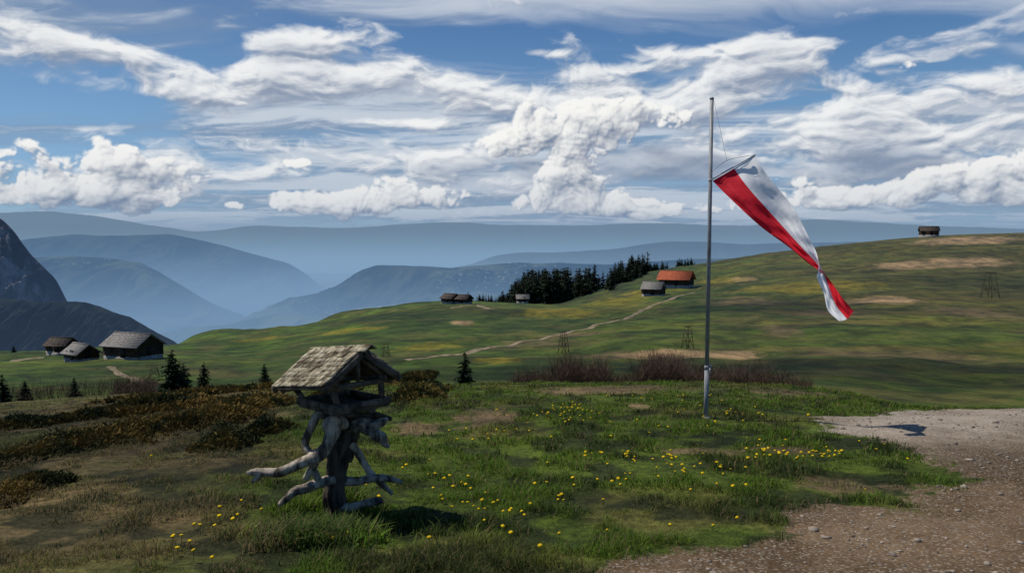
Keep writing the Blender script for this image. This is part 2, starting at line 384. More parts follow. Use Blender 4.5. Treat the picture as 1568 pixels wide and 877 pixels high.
mountain('mountain_range',12500,[(-300,400),(0,385),(40,366),(110,359),(180,361),(260,358),(310,368),(360,380),(400,392),(440,402),(470,420),(495,443),(520,470),(600,540)],m2,.72,-900,1.8,300,2)
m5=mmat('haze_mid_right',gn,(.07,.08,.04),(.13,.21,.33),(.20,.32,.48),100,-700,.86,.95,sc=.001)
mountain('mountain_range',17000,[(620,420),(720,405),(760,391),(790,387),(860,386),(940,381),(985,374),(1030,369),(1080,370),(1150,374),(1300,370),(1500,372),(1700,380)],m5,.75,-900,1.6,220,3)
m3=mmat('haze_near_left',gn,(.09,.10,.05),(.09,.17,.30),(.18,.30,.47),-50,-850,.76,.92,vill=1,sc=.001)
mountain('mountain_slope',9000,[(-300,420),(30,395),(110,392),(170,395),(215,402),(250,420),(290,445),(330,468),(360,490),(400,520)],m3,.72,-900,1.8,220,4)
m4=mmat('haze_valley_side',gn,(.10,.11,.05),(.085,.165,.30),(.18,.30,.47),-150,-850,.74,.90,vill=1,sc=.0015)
mountain('plateau_hill',8500,[(320,520),(390,486),(450,455),(500,446),(530,432),(550,415),(575,406),(620,406),(690,410),(740,406),(790,402),(860,402),(930,404),(1000,400),(1100,395),(1300,395)],m4,.68,-900,1.6,180,5,pw=1.15)
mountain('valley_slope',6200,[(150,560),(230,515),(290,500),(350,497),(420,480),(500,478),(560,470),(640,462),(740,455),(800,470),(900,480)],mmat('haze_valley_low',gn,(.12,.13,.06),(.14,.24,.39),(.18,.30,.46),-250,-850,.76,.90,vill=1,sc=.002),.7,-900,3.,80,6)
mc=mmat('cliff_rock',(.010,.012,.016),(.05,.05,.052),(.026,.048,.098),(.05,.09,.165),300,-400,.36,.55,sc=.008,strat=.011)  # rock colour kept dark to paint in cloud shade, with haze glow mixed in
mountain('cliff_mountain',2600,[(-900,180),(-500,150),(-200,240),(-60,310),(0,334),(14,345),(28,362),(42,382),(60,402),(76,420),(88,430),(98,452),(106,475),(122,515),(160,580)],mc,.84,-520,4.5,90,1,n=700,m=220,pw=.9,fr=2.2,crag=95)
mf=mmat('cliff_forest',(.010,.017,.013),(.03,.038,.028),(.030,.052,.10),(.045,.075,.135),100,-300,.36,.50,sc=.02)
mountain('forested_slope',2100,[(-400,440),(0,455),(60,462),(104,461),(130,463),(150,467),(175,478),(200,485),(225,500),(245,512),(262,520),(285,535),(340,570)],mf,.78,-420,2.2,40,3,n=900,m=90,pw=1.,fr=3,crag=18)
# ---------------------------------------------------------------- conifers
def quads(C,A,B):
    V=np.stack([C-A-B*.35,C-B*1.,C+A,C+B*1.],1).reshape(-1,3); return V,np.arange(len(V)).reshape(-1,4)
def conifer(h,w,nw,nb,ns,seed,dens=1.):
    r=np.random.default_rng(seed); C=[];A=[];B=[];K=[]
    for k in range(nw):
        z=.05+.93*(k+r.random()*.6)/nw; R=w*(1-z)**.8*(.72+.45*r.random())+.01
        for q in range(max(3,int(nb*(1-z*.5)))):
            th=r.random()*6.283; L=R*(.55+.6*r.random()); dr=-.25-.25*r.random()+z*.5
            dv=np.array([math.cos(th),math.sin(th),dr]); side=np.array([-math.sin(th),math.cos(th),0])
            for s_ in range(ns):
                t=(s_+.4+.6*r.random())/ns; c0=np.array([0,0,z])+dv*L*t+r.normal(0,.006,3)
                sz=L/ns*.9*(1.1-.4*t)+.008
                a=dv*sz*.9+r.normal(0,sz*.35,3); bb=side*sz*.75*r.choice([-1,1])+np.array([0,0,-sz*(.2+.5*r.random())])+r.normal(0,sz*.15,3)
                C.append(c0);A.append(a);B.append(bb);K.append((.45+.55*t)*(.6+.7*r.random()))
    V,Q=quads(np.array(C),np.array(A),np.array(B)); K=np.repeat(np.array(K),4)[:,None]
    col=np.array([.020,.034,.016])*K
    mb=MB(); mb.tube([(0,0,-.04),(0,0,.5),(0,0,.97)],[.022,.014,.003],6)
    TV=mb.V[0];
    V2=np.vstack([V,TV])*h; col=np.vstack([col,np.tile([.05,.035,.025],(len(TV),1))])
    return V2,[Q,mb.Q[0]+len(V)],mb.T[0]+len(V),col
def spruce(name,u,v,hpx,wf,d,seed,nw=22,nb=12,ns=5):
    x,y=ray(u,v)[0]*d,d; h=hpx/F*y
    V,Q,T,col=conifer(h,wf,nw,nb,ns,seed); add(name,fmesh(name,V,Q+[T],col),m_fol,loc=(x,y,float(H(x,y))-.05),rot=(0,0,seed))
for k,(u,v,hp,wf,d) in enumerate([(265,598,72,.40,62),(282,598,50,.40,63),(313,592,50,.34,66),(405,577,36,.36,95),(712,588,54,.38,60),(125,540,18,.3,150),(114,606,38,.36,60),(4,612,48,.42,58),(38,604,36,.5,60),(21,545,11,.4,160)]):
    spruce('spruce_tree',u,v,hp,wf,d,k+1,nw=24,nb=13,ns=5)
pro=[conifer(1,.21+.04*k,15,8,3,50+k) for k in range(5)]
FV=[];FQ=[];FT=[];FC=[];o=0; r=np.random.default_rng(5)
spots=[]
for _ in range(230):
    u=r.uniform(764,870); d=r.uniform(285,350); spots.append((u,d,r.uniform(32,54)*(.4+.6*sm(760,815,u))))
for _ in range(34): u=r.uniform(868,912); spots.append((u,r.uniform(295,345),r.uniform(24,44)))
for _ in range(12): u=r.uniform(912,937); spots.append((u,r.uniform(300,345),r.uniform(16,30)))
for _ in range(60): u=r.uniform(937,992); spots.append((u,r.uniform(320,362),r.uniform(16,32)))
for _ in range(60): u=r.uniform(985,1065); spots.append((u,r.uniform(352,366),r.uniform(6,15)))
for _ in range(30): u=r.uniform(716,768); spots.append((u,r.uniform(262,272),r.uniform(7,15)))
for u in (1141,1143,1252,1255,1258): spots.append((u,360,r.uniform(3,6)))
for u,d,hp in spots:
    x=(u-CX)/F*d; V,Q,T,col=pro[r.integers(5)]; h=hp/F*d*1.05; th=r.random()*6.28; cs,sn=math.cos(th),math.sin(th)
    W=V*h; W=np.stack([W[:,0]*cs-W[:,1]*sn,W[:,0]*sn+W[:,1]*cs,W[:,2]],-1)+[x,d,float(H(x,d))-.1]
    FV.append(W);FQ.append(np.vstack(Q)+o);FT.append(T+o);FC.append(col*r.uniform(.6,1.3)*np.array([1.05,1.,1.15]));o+=len(W)
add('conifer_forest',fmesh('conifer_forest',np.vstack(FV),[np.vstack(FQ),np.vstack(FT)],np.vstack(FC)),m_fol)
# ---------------------------------------------------------------- twig thickets
def thicket(name,spec,seed):
    r=np.random.default_rng(seed); VV=[];CC=[]
    for (u0,u1,d0,d1,hh,n) in spec:
        u=r.uniform(u0,u1,n); d=r.uniform(d0,d1,n); x=(u-CX)/F*d
        hv=hh*(.25+1.3*fbm(u/14,d/2,4,3))*r.uniform(.4,1.1,n); z=H(x,d)-.05
        tilt=r.normal(0,.22,(n,2)); top=np.stack([x+tilt[:,0]*hv,d+tilt[:,1]*hv,z+hv],-1); bs=np.stack([x,d,z],-1)
        th=r.uniform(0,3.14,n); w=np.stack([np.cos(th),np.sin(th),0*th],-1)*.014
        VV.append(np.stack([bs-w,bs+w,top],1).reshape(-1,3)); k=r.uniform(.5,1.3,n)
        base=np.array([.080,.050,.036]); CC.append(np.repeat(base*k[:,None],3,0))
        for _ in range(5):
            t=r.uniform(.3,.95,n)[:,None]; s_=bs+(top-bs)*t; e=s_+np.stack([r.normal(0,.16,n),r.normal(0,.16,n),r.uniform(.08,.35,n)],-1)*hh
            w2=w*.55; VV.append(np.stack([s_-w2,s_+w2,e],1).reshape(-1,3)); CC.append(np.repeat(np.array([.10,.064,.044])*r.uniform(.5,1.4,n)[:,None],3,0))
    V=np.vstack(VV); add(name,fmesh(name,V,[np.arange(len(V)).reshape(-1,3)],np.vstack(CC)),m_twig)
thicket('brown_shrub_thicket',[(785,1000,46,54,1.3,2400),(850,930,46,52,2.0,1200),(985,1050,46,54,2.2,1800),(1050,1180,45,52,1.6,1800),(1180,1245,44,50,1.3,600),(1195,1200,45,46,2.,25)],1)
thicket('brown_shrub_thicket',[(0,240,58,75,1.1,1600),(170,235,60,72,1.5,700)],2)
# ---------------------------------------------------------------- junipers
def juniper(u,v,du,dv,hh,seed,gold=1.):
    cx,cy,rx,ry=ell(u,v,du,dv); r=np.random.default_rng(seed); n=int(min(16000,max(2500,rx*ry*2600)))
    a=r.uniform(0,6.283,n); q=np.sqrt(r.random(n)); edge=.45+1.1*fbm(np.cos(a)*2.5+seed,np.sin(a)*2.5,4,seed,.6)
    lx=np.cos(a)*q*rx*edge; ly=np.sin(a)*q*ry*edge
    hm=hh*(1-q**2.2)*(.35+1.3*fbm(lx/.45+seed,ly/.45,3,1)); x=cx+lx;y=cy+ly; hz_=hm*r.uniform(.45,1.05,n)
    z=H(x,y)+hz_; sz=r.uniform(.018,.042,n)*(cy/14)
    dr=np.stack([np.cos(a)*.6+r.normal(0,.5,n),np.sin(a)*.6+r.normal(0,.5,n),r.uniform(.25,1.1,n)],-1); dr/=np.linalg.norm(dr,axis=1)[:,None]
    sd=np.cross(dr,r.normal(0,1,(n,3))); sd/=np.linalg.norm(sd,axis=1)[:,None]
    V,Q=quads(np.stack([x,y,z],-1),dr*sz[:,None]*1.3,sd*sz[:,None]*.45)
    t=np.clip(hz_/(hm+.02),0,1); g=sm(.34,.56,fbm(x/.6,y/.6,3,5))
    col=(np.array([.030,.038,.012])*(1-g[:,None])+np.array([.19,.12,.028])*g[:,None]*gold+np.array([.06,.066,.015])*g[:,None]*(1-gold))*(.35+.95*t**2*r.uniform(.6,1.3,n))[:,None]  # dark green and deeper tufts carry painted shade inside the mat
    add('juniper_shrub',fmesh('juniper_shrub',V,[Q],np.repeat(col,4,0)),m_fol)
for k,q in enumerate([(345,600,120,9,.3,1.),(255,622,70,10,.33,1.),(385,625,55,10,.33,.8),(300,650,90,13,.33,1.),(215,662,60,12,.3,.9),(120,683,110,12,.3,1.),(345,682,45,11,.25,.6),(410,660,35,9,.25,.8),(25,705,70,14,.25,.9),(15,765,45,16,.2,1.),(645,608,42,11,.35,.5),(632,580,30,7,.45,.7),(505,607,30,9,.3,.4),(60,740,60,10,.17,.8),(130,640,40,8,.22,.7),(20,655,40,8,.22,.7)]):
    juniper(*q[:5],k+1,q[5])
# ---------------------------------------------------------------- grass
def grass(name,n,d0,d1,u0,u1,hf,seed,clump=None,cfac=1.25,wf=1.):
    r=np.random.default_rng(seed)
    d=np.exp(r.uniform(math.log(d0),math.log(d1),n)); u=r.uniform(u0,u1,n); x=(u-CX)/F*d; y=d
    if clump is not None:
        cx,cy,sd=clump; x=cx+r.normal(0,sd,n); y=cy+r.normal(0,sd,n); d=y
    g=gravel(x,y); cl=fbm(x/.35,y/.35,3,2); lf=sm(470,330,CX+F*x/y+(fbm(x/2.5,y/2.5,3,7)-.5)*260)
    bp=emask(x,y,brn_p,.3,3)
    keep=(r.random(n)>g*1.03)&(r.random(n)>.35-sm(.3,.6,cl)*.5)&(r.random(n)>bp*.75)
    x,y,d,cl,lf,bp,g=[q[keep] for q in (x,y,d,cl,lf,bp,g)]; n=len(x); u=CX+F*x/y
    h=hf*r.uniform(.5,1.25,n)*(.3+1.35*sm(.40,.65,cl))*(1-.35*lf)*(1-.4*bp)*(1-.6*g); w=.0028*wf*np.maximum(d/6,1)**.9*r.uniform(.7,1.4,n)
    th=r.uniform(0,6.283,n); dv=np.stack([np.cos(th),np.sin(th),0*th],-1); sd=np.stack([-np.sin(th),np.cos(th),0*th],-1)*w[:,None]
    b0=np.stack([x,y,H(x,y)-.01],-1); ln=r.uniform(.3,1.1,n)*h; up=np.array([0,0,1.])
    m1=b0+up*(h*.55)[:,None]+dv*(ln*.3)[:,None]; tp=b0+up*(h*(1-.35*r.random(n)))[:,None]+dv*ln[:,None]
    V=np.stack([b0-sd,b0+sd,m1+sd*.8,m1-sd*.8,tp],1).reshape(-1,3); k=np.arange(n)[:,None]*5
    Q=k+np.array([[0,1,2,3]]); T=k+np.array([[3,2,4]])
    c=gcol(x,y)*cfac*r.uniform(.5,1.7,n)[:,None]; dry=(r.random(n)<.08+.40*lf+.2*g)[:,None]
    c=np.where(dry,np.array([.24,.175,.085])*r.uniform(.45,1.1,n)[:,None],c*np.array([1.0,1.18,.85]))
    add(name,fmesh(name,V,[Q,T],np.repeat(c,5,0)),m_grass)
grass('meadow_grass',310000,4.2,28,-120,1690,.070,11,cfac=1.5)
bx,by=P(515,790,7.3)[:2]
grass('tall_grass_clump',5000,1,2,0,1,.13,12,clump=(bx,by-.1,.38),cfac=1.7)
grass('tall_grass_clump',4500,1,2,0,1,.13,13,clump=(bx+.05,by-.75,.32),cfac=3.0,wf=1.6)
# ---------------------------------------------------------------- dandelions
r=np.random.default_rng(21); pts=[]
def cl(u,v,su,sv,n):
    for _ in range(max(1,int(n*.62))): pts.append((u+r.normal(0,su),v+r.normal(0,sv)))
for q in [(745,770,30,9,12),(690,772,12,4,5),(735,788,12,4,5),(800,790,25,8,8),(850,775,25,5,8),(715,742,25,4,7),(840,712,6,4,3),(905,705,12,4,10),(962,705,15,7,14),(1020,706,12,4,10),(1050,724,15,6,10),(1092,718,14,5,9),(1160,710,15,4,9),(1215,703,22,5,28),(1270,702,18,5,26),(1180,690,30,5,10),(1000,745,60,14,14),(1120,750,40,14,8),(950,748,20,5,5),(340,800,12,5,6),(325,822,20,8,6),(285,835,25,8,8),(300,858,25,8,5),(630,720,30,10,8),(600,770,20,10,4),(520,832,30,10,7),(400,790,30,15,5),(865,845,60,10,6),(700,840,60,15,6),(870,628,22,6,40),(850,640,30,5,26),(1000,612,60,6,24),(1110,632,30,6,22),(940,655,60,10,14),(760,660,60,20,12),(1340,690,30,8,6),(1090,650,40,8,14),(1000,760,260,50,40),(650,700,250,50,40)]: cl(*q)
VV=[];QQ=[];CC=[];o=0
for (u,v) in pts:
    if v>875 or v<596: continue
    x,y=gat(u,v,3,30)
    if gravel(np.array([x]),np.array([y]))[0]>.4: continue
    zg=float(H(x,y)); hst=r.uniform(.05,.10); R=r.uniform(.011,.021)*(1.12 if y<9 else 1.2); ti=r.normal(0,.3,2)
    nrm=np.array([ti[0],ti[1]-.25,1]);nrm/=np.linalg.norm(nrm); a=np.cross(nrm,[1,0,0]);a/=np.linalg.norm(a);b_=np.cross(nrm,a)
    c0=np.array([x,y,zg+hst]); th=np.linspace(0,6.283,10,endpoint=False)
    ring1=c0+(np.cos(th)[:,None]*a+np.sin(th)[:,None]*b_)*(R*(1+.12*np.cos(th*5)))[:,None]
    ring2=c0+nrm*R*.38+(np.cos(th)[:,None]*a+np.sin(th)[:,None]*b_)*R*.6; low=c0-nrm*R*.5; top=c0+nrm*R*.5
    VV.append(np.vstack([ring1,ring2,low,top])); j=np.arange(10);j2=(j+1)%10
    f=[[j_,k_,k_+10,j_+10] for j_,k_ in zip(j,j2)]; QQ.append(np.array(f)+o)
    t1=[[20,k_,j_] for j_,k_ in zip(j,j2)]+[[21,j_+10,k_+10] for j_,k_ in zip(j,j2)]
    QQ.append(np.array(t1)+o); yl=np.array([.82,.56,.012])*r.uniform(.75,1.1)
    CC.append(np.vstack([np.tile(yl,(20,1)),[[.1,.15,.03]],[yl*.9]])); o+=22
    st_=np.array([[x-.002,y,zg],[x+.002,y,zg],c0+[.002,0,0],c0-[.002,0,0]]); VV.append(st_); QQ.append(np.array([[0,1,2,3]])+o); CC.append(np.tile([.09,.12,.03],(4,1))); o+=4
add('dandelion_flowers',fmesh('dandelion_flowers',np.vstack(VV),[np.vstack([q for q in QQ if q.shape[1]==4]),np.vstack([q for q in QQ if q.shape[1]==3])],np.vstack(CC)),m_flower)
# ---------------------------------------------------------------- gravel stones
import bmesh
bm=bmesh.new(); bmesh.ops.create_icosphere(bm,subdivisions=1,radius=1); IV=np.array([v.co[:] for v in bm.verts]); IF=np.array([[v.index for v in f.verts] for f in bm.faces]); bm.free()
r=np.random.default_rng(9); n=20000; d=np.exp(r.uniform(math.log(3.5),math.log(17),n)); u=r.uniform(850,1690,n); x=(u-CX)/F*d
k=(gravel(x,d)>.4)&(r.random(n)<(.28+.5*sm(8,12,d)))&(r.random(n)<.2+1.2*sm(.4,.65,fbm(x/.8,d/.8,3,4))); x=x[k];y=d[k];n=len(x); s_=np.clip(r.lognormal(-4.85,.65,n),.003,.045)
W=IV[None]*(s_[:,None,None]*r.uniform(.55,1.3,(n,1,3))*np.array([1,1,.6]))*r.uniform(.8,1.2,(n,len(IV),1))
W=W+np.stack([x,y,H(x,y)+s_*.2],-1)[:,None]; T=(np.arange(n)[:,None,None]*len(IV)+IF[None]).reshape(-1,3)
cc=np.array([.23,.19,.15])*r.uniform(.35,1.6,(n,1)); add('gravel_stones',fmesh('gravel_stones',W.reshape(-1,3),[T],np.repeat(cc,len(IV),0)),m_twig)
# ---------------------------------------------------------------- dirt paths
m_path,b=newmat('dirt_path'); p=pos(b); finish(b,b.mix(b.ss(b.noise(p,.8,5,.7),.35,.65),(.10,.08,.045),(.26,.20,.13)),.95)
def path(name,pp,w,lo=60):
    g=np.array([gat(u,v,lo) for u,v in pp]); L=np.r_[0,np.cumsum(np.hypot(*np.diff(g,axis=0).T))]
    t=np.linspace(0,L[-1],max(40,int(L[-1]/1.))); c=np.stack([np.interp(t,L,g[:,0]),np.interp(t,L,g[:,1])],-1)
    k=9; ker=np.ones(k)/k; c=np.stack([np.convolve(np.pad(c[:,i],k//2,mode='edge'),ker,'valid') for i in (0,1)],-1)
    tg_=np.gradient(c,axis=0); tg_/=np.linalg.norm(tg_,axis=1)[:,None]; nn=np.stack([-tg_[:,1],tg_[:,0]],-1)
    ww=w*(.4+1.1*fbm(t/4,t*0,3,2)); rows=[]
    for s_ in np.linspace(-1,1,5):
        q=c+nn*(ww*s_/2)[:,None]; rows.append(np.stack([q[:,0],q[:,1],H(q[:,0],q[:,1])+.10-.08*abs(s_)],-1))
    V=np.stack(rows,1); m=len(t); i=np.arange(m-1)[:,None]*5;j=np.arange(4)[None]
    add(name,fmesh(name,V.reshape(-1,3),[np.stack([i+j,i+5+j,i+6+j,i+j+1],-1).reshape(-1,4)],None,True),m_path)
path('dirt_path',[(610,554),(660,548),(720,538),(790,526),(860,512),(905,501),(945,491),(975,480),(1000,467),(1030,457),(1065,447)],1.4)
path('dirt_path',[(168,560),(176,568),(185,574),(210,579),(235,588)],1.3)
path('dirt_path',[(-20,560),(20,553),(40,549),(75,547)],2.)
path('dirt_path',[(683,472),(700,471),(725,467),(760,474)],1.6)
# ---------------------------------------------------------------- huts
def hut(name,u,d,L,W,hw,hr,yaw,roof,z_off=0,door=True,ov=.6):
    x=(u-CX)/F*d; zs=[float(H(x+a,d+c)) for a in(-L/3,L/3) for c in (-W/3,W/3)]; z0=sum(zs)/4
    E=empty(name,(x,d,z0+z_off),yaw)
    mb=MB(); mb.box((0,0,-.4),(L/2+.05,0,0),(0,W/2+.05,0),(0,0,1.)); mb.make('foundation',m_stone,E)
    mb=MB(); nl=max(5,int(hw/.28)); lh=(hw-.5)/nl
    for k in range(nl):
        zc=.6+lh*(k+.5); o1=.25
        for s_ in(-1,1):
            mb.box((0,s_*(W/2-.1),zc),(L/2+o1,0,0),(0,.1,0),(0,0,lh*.46)); mb.box((s_*(L/2-.1),0,zc),(.1,0,0),(0,W/2+o1-.3,0),(0,0,lh*.46))
    mb.box((0,0,.6+(hw-.5)/2),(L/2-.12,0,0),(0,W/2-.12,0),(0,0,(hw-.5)/2-.01))
    for s_ in(-1,1):
        nb_=12
        for k in range(nb_):
            t=(k+.5)/nb_*2-1; hh=hr*(1-abs(t))+.0
            mb.box((s_*(L/2-.09),t*W/2,hw+.1+hh/2),(.05,0,0),(0,W/nb_/2*.93,0),(0,0,hh/2))
    mb.make('log_walls',m_log,E)
    mb=MB(); th=.07; sl=math.hypot(W/2,hr)
    for s_ in(-1,1):
        dn=np.array([0,s_*W/2,-hr])/sl; nn=np.array([0,s_*hr,W/2])/sl; rows=9; LL=sl+ov
        for k in range(rows):
            c0=np.array([0,0,hw+hr+.16])+dn*(LL*(k+.5)/rows)+nn*(.03)
            mb.box(c0,((L/2+ov),0,0),(dn+nn*.02)*LL/rows*.56,nn*th/2+dn*.0)
    mb.box((0,0,hw+hr+.23),(L/2+ov,0,0),(0,.16,0),(0,0,.05)); mb.make('roof',roof,E)
    mb=MB(); mb.box((L*.1,-W/2-.02,1.25),(.55,0,0),(0,.04,0),(0,0,.85))
    mb.box((-L*.28,-W/2-.02,1.55),(.35,0,0),(0,.03,0),(0,0,.3)); mb.box((L/2+.02,0,1.4),(.03,0,0),(0,.5,0),(0,0,.7)); mb.make('door_and_windows',m_dark,E)
    return E
hut('log_hut',201,132,7.2,5.4,2.3,1.7,-.4,m_hroof)
hut('log_hut',121,134,4.2,3.6,1.5,1.3,-.6,m_hroof)
hut('log_hut',91,150,3.8,3.4,1.7,1.1,-.2,m_broof)
hut('log_hut',690,238,4.2,3.6,1.6,1.1,-.75,m_broof)
hut('log_hut',709,236,4.0,3.4,1.6,1.0,-.5,m_broof)
hut('log_hut',800,272,3.5,3,1.6,1.1,.1,m_hroof,z_off=.6)
hut('log_hut',1001,247,5.6,5.0,2.3,1.9,-.5,m_hroof)
hut('red_roof_barn',1036,262,9.4,6.4,2.6,2.3,-.5,m_rroof,ov=.9,z_off=.3)
hut('ridge_hut',1421,340,6.6,4.6,2.4,1.6,-.3,m_broof,z_off=.3)
# ---------------------------------------------------------------- trestle pylons
def pylon(u,v,hpx,lo=60,wf=.42):
    x,y=gat(u,v,lo); h=hpx/F*y; E=empty('wooden_pylon',(x,y,float(H(x,y))),.4); w=h*wf/2; mb=MB(); t=.03*h/3+.03
    for sx in(-1,1):
        for sy in (-1,1): mb.beam((sx*w,sy*w,-.2),(sx*w*.45,sy*w*.45,h),t,t)
    for k in(.35,.7,1.):
        q=w*(1-.55*k)
        for s_ in(-1,1): mb.beam((-q*1.1,s_*q,h*k),(q*1.1,s_*q,h*k),t*.8,t*.8); mb.beam((s_*q,-q,h*k),(s_*q,q,h*k),t*.8,t*.8)
    for s_ in (-1,1): mb.beam((-w,s_*w,0),(w*.65,s_*w*.65,h*.65),t*.7,t*.7); mb.beam((w,s_*w,0),(-w*.65,s_*w*.65,h*.65),t*.7,t*.7)
    mb.make('timber_frame',m_log,E)
    mb=MB(); mb.beam((-w*1.5,0,h*1.03),(w*1.5,0,h*1.03),t,t); mb.make('crossbar',m_log,E)
pylon(863,540,32);pylon(1053,534,34);pylon(591,546,20,60,.6);pylon(1516,456,38,100,.5);pylon(236,577,18,60,.9)
# ---------------------------------------------------------------- flagpole
PD=14.; bx0,by0=ray(1081,640)[0]*PD,PD; zb=float(H(bx0,by0)); top=P(1090,152,PD)
E=empty('flagpole_with_flag',(bx0,by0,zb)); rel=lambda q:np.array(q)-np.array([bx0,by0,zb])
tp=rel(top); mb=MB()
mb.tube([(0,0,-.1),tp*.16],[.041,.041],20); mb.tube([tp*.155,tp*.163,tp*.168],[.045,.045,.042],20); mb.tube([tp*.165,tp],[.037,.033],20); mb.tube([tp,tp+[0,0,.03]],[.04,.03],20)
mb.make('pole',m_metal,E,smooth=False)
mb=MB(); mb.tube([(0,0,-.15),(0,0,.02),(0,0,.03)],[.09,.08,.07],16); mb.make('pole_footing',m_stone,E)
mb=MB(); mb.box(tp*.168+[.06,-.03,0],(.02,0,0),(0,.012,0),(0,0,.015)); mb.box((.045,-.045,.85),(.008,0,0),(0,.015,0),(0,0,.05)); mb.make('cleat',m_rod,E)
ra=rel(P(1087,276,PD-.08)); rb=rel(P(1157,237,PD-.05))
mb=MB(); mb.tube([ra,rb],[.014,.012],10); mb.tube([ra-(rb-ra)*.02,ra],[.03,.03],10); mb.make('flag_rod',m_rod,E)
mb=MB(); tt=rel(P(1093,153,PD-.06))
mb.tube([tt,rel(P(1101,190,PD-.08)),rel(P(1110,232,PD-.08)),rel(P(1113,246,PD-.08))],[.0025]*4,6,n=14)
mb.tube([ra,rel(P(1092,262,PD-.08)),rel(P(1113,246,PD-.08)),rel(P(1138,240,PD-.07)),rb],[.004]*5,6,n=20)
mb.tube([rel(P(1086,277,PD-.05)),rel(P(1083,420,PD-.06)),rel(P(1080,620,PD-.06))],[.002]*3,5)
mb.make('halyard_rope',m_rope,E)
ts=[0,.12,.3,.46,.58,.66,.72,.8,.9,1.]
Lf=[(1091,277),(1112,298),(1165,347),(1210,380),(1243,407),(1259,416),(1270,428),(1280,442),(1290,456),(1307,476)]
Rt=[(1156,238),(1170,262),(1213,316),(1238,362),(1252,393),(1253,414),(1251,424),(1261,448),(1268,475),(1284,491)]
Mt=[(1124,258),(1142,283),(1190,337),(1226,377),(1250,402),(1262,418),(1266,430),(1272,446),(1281,468),(1297,488)]
def ci(t,L):
    L=np.array(L,float); return np.stack([herm(np.array(ts),L[:,[0]],t)[:,0],herm(np.array(ts),L[:,[1]],t)[:,0]],-1)
nt_,ns_=220,60; t=np.linspace(0,1,nt_); s_=np.linspace(0,1,ns_)
A=ci(t,Lf);B=ci(t,Rt);M_=ci(t,Mt)
TT,SS=np.meshgrid(t,s_,indexing='ij')
w0=(1-2*SS)*(1-SS);w1=4*SS*(1-SS);w2=SS*(2*SS-1)
uv=w0[...,None]*A[:,None]+w1[...,None]*M_[:,None]+w2[...,None]*B[:,None]
am=np.sin(TT*math.pi*.9)**.6
dep=PD-.08+.03*SS*(1-TT)-1.75*TT+am*(.045*np.sin(SS*7.5+TT*5+.6)+.034*np.sin(SS*18+TT*7)+.045*np.sin(TT*19+SS*4)+.014*np.sin(TT*47-SS*11)+.026*(fbm(TT*9,SS*9,3,2)-.5)*2)
tx,tz=ray(uv[...,0],uv[...,1]); V=np.stack([dep*tx,dep,CAMZ+dep*tz],-1)-np.array([bx0,by0,zb])
i=np.arange(nt_-1)[:,None]*ns_;j=np.arange(ns_-1)[None]
me=fmesh('flag_cloth',V.reshape(-1,3),[np.stack([i+j,i+ns_+j,i+ns_+j+1,i+j+1],-1).reshape(-1,4)],None,True,{'band':SS.ravel(),'len':TT.ravel()})
mfl,b=newmat('flag_fabric'); f=b.ss(attr(b,'band','Fac'),.497,.503); c=b.mix(f,(.72,.012,.03),(.86,.86,.88))
wv=b.noise(pos(b),7.,3,.5); finish(b,c,.75,bump=wv,bs=.2,bd=.05,trans=.35,spec=.3); add('flag_cloth',me,mfl,E)
# ---------------------------------------------------------------- bird feeder house on driftwood stump
BD=7.3; bx,by=ray(515,790)[0]*BD,BD; bz=float(H(bx,by)); E=empty('bird_feeder_house',(bx,by,bz))
zoff=(CAMZ+BD*ray(515,790)[1])-bz
k_=F/BD
def L(u,v,y=0.):
    q=P(u,v,BD+y); return q-np.array([bx,by,bz])
def Tb(mb,pts,seed,seg=14,n=40,rough=.28):
    mb.tube([L(u,v,y) for u,v,y,r_ in pts],[r_/k_ for *_,r_ in pts],seg,n,rough,seed)
mb=MB()
Tb(mb,[(514,805,0,24),(515,785,0,18),(514,755,0,16),(516,720,0,14.5),(518,690,.0,16),(522,660,.02,18),(524,640,.02,18),(525,622,.02,15)],1,24,70,.4)
Tb(mb,[(533,706,.05,6),(539,675,.05,9),(543,650,.05,11),(538,632,.05,11)],2,16,40,.4)
Tb(mb,[(505,636,.02,7),(540,640,.05,8),(575,636,.1,6),(600,641,.1,3)],14,14,30,.3)
mb.make('trunk',m_trunk,E,smooth=True)
mb=MB()
Tb(mb,[(528,652,-.05,8),(517,643,-.16,11),(507,648,-.2,12),(507,664,-.2,12),(499,685,-.22,10),(484,699,-.22,10),(455,711,-.24,9),(428,722,-.26,7.5),(405,723,-.27,6.5),(392,722,-.27,5.5),(379,724,-.27,3)],4,16,90,.34)
Tb(mb,[(400,724,-.27,6),(392,733,-.27,5),(386,739,-.27,2)],21,10,14,.2)
Tb(mb,[(506,636,-.05,7),(488,634,-.1,7),(476,655,-.12,6),(467,678,-.12,6),(474,692,-.15,6),(486,698,-.2,6)],5,12,50,.3)
Tb(mb,[(535,652,.02,10),(556,650,-.02,10),(572,652,-.05,9),(584,646,-.05,7),(594,640,-.05,3)],6,14,40,.35)
Tb(mb,[(556,656,-.05,8),(572,662,-.08,9),(584,670,-.1,8),(590,680,-.1,5),(597,684,-.1,2)],7,14,40,.4)
Tb(mb,[(536,678,.02,7),(546,690,.05,6),(556,706,.06,5.5),(566,722,.06,5.5),(582,738,.05,5),(601,756,.05,3)],8,10,50,.25)
Tb(mb,[(524,736,0,8),(548,736,.0,6.5),(572,732,-.02,6.5),(594,732,-.03,5.5),(617,738,-.04,3)],9,10,50,.25)
Tb(mb,[(512,733,-.05,9),(494,738,-.1,9),(474,744,-.14,8.5),(452,752,-.17,7),(438,764,-.18,6),(427,772,-.18,3)],10,14,60,.3)
Tb(mb,[(484,708,-.2,5),(474,722,-.18,5.5),(468,732,-.17,5)],11,10,20,.25)
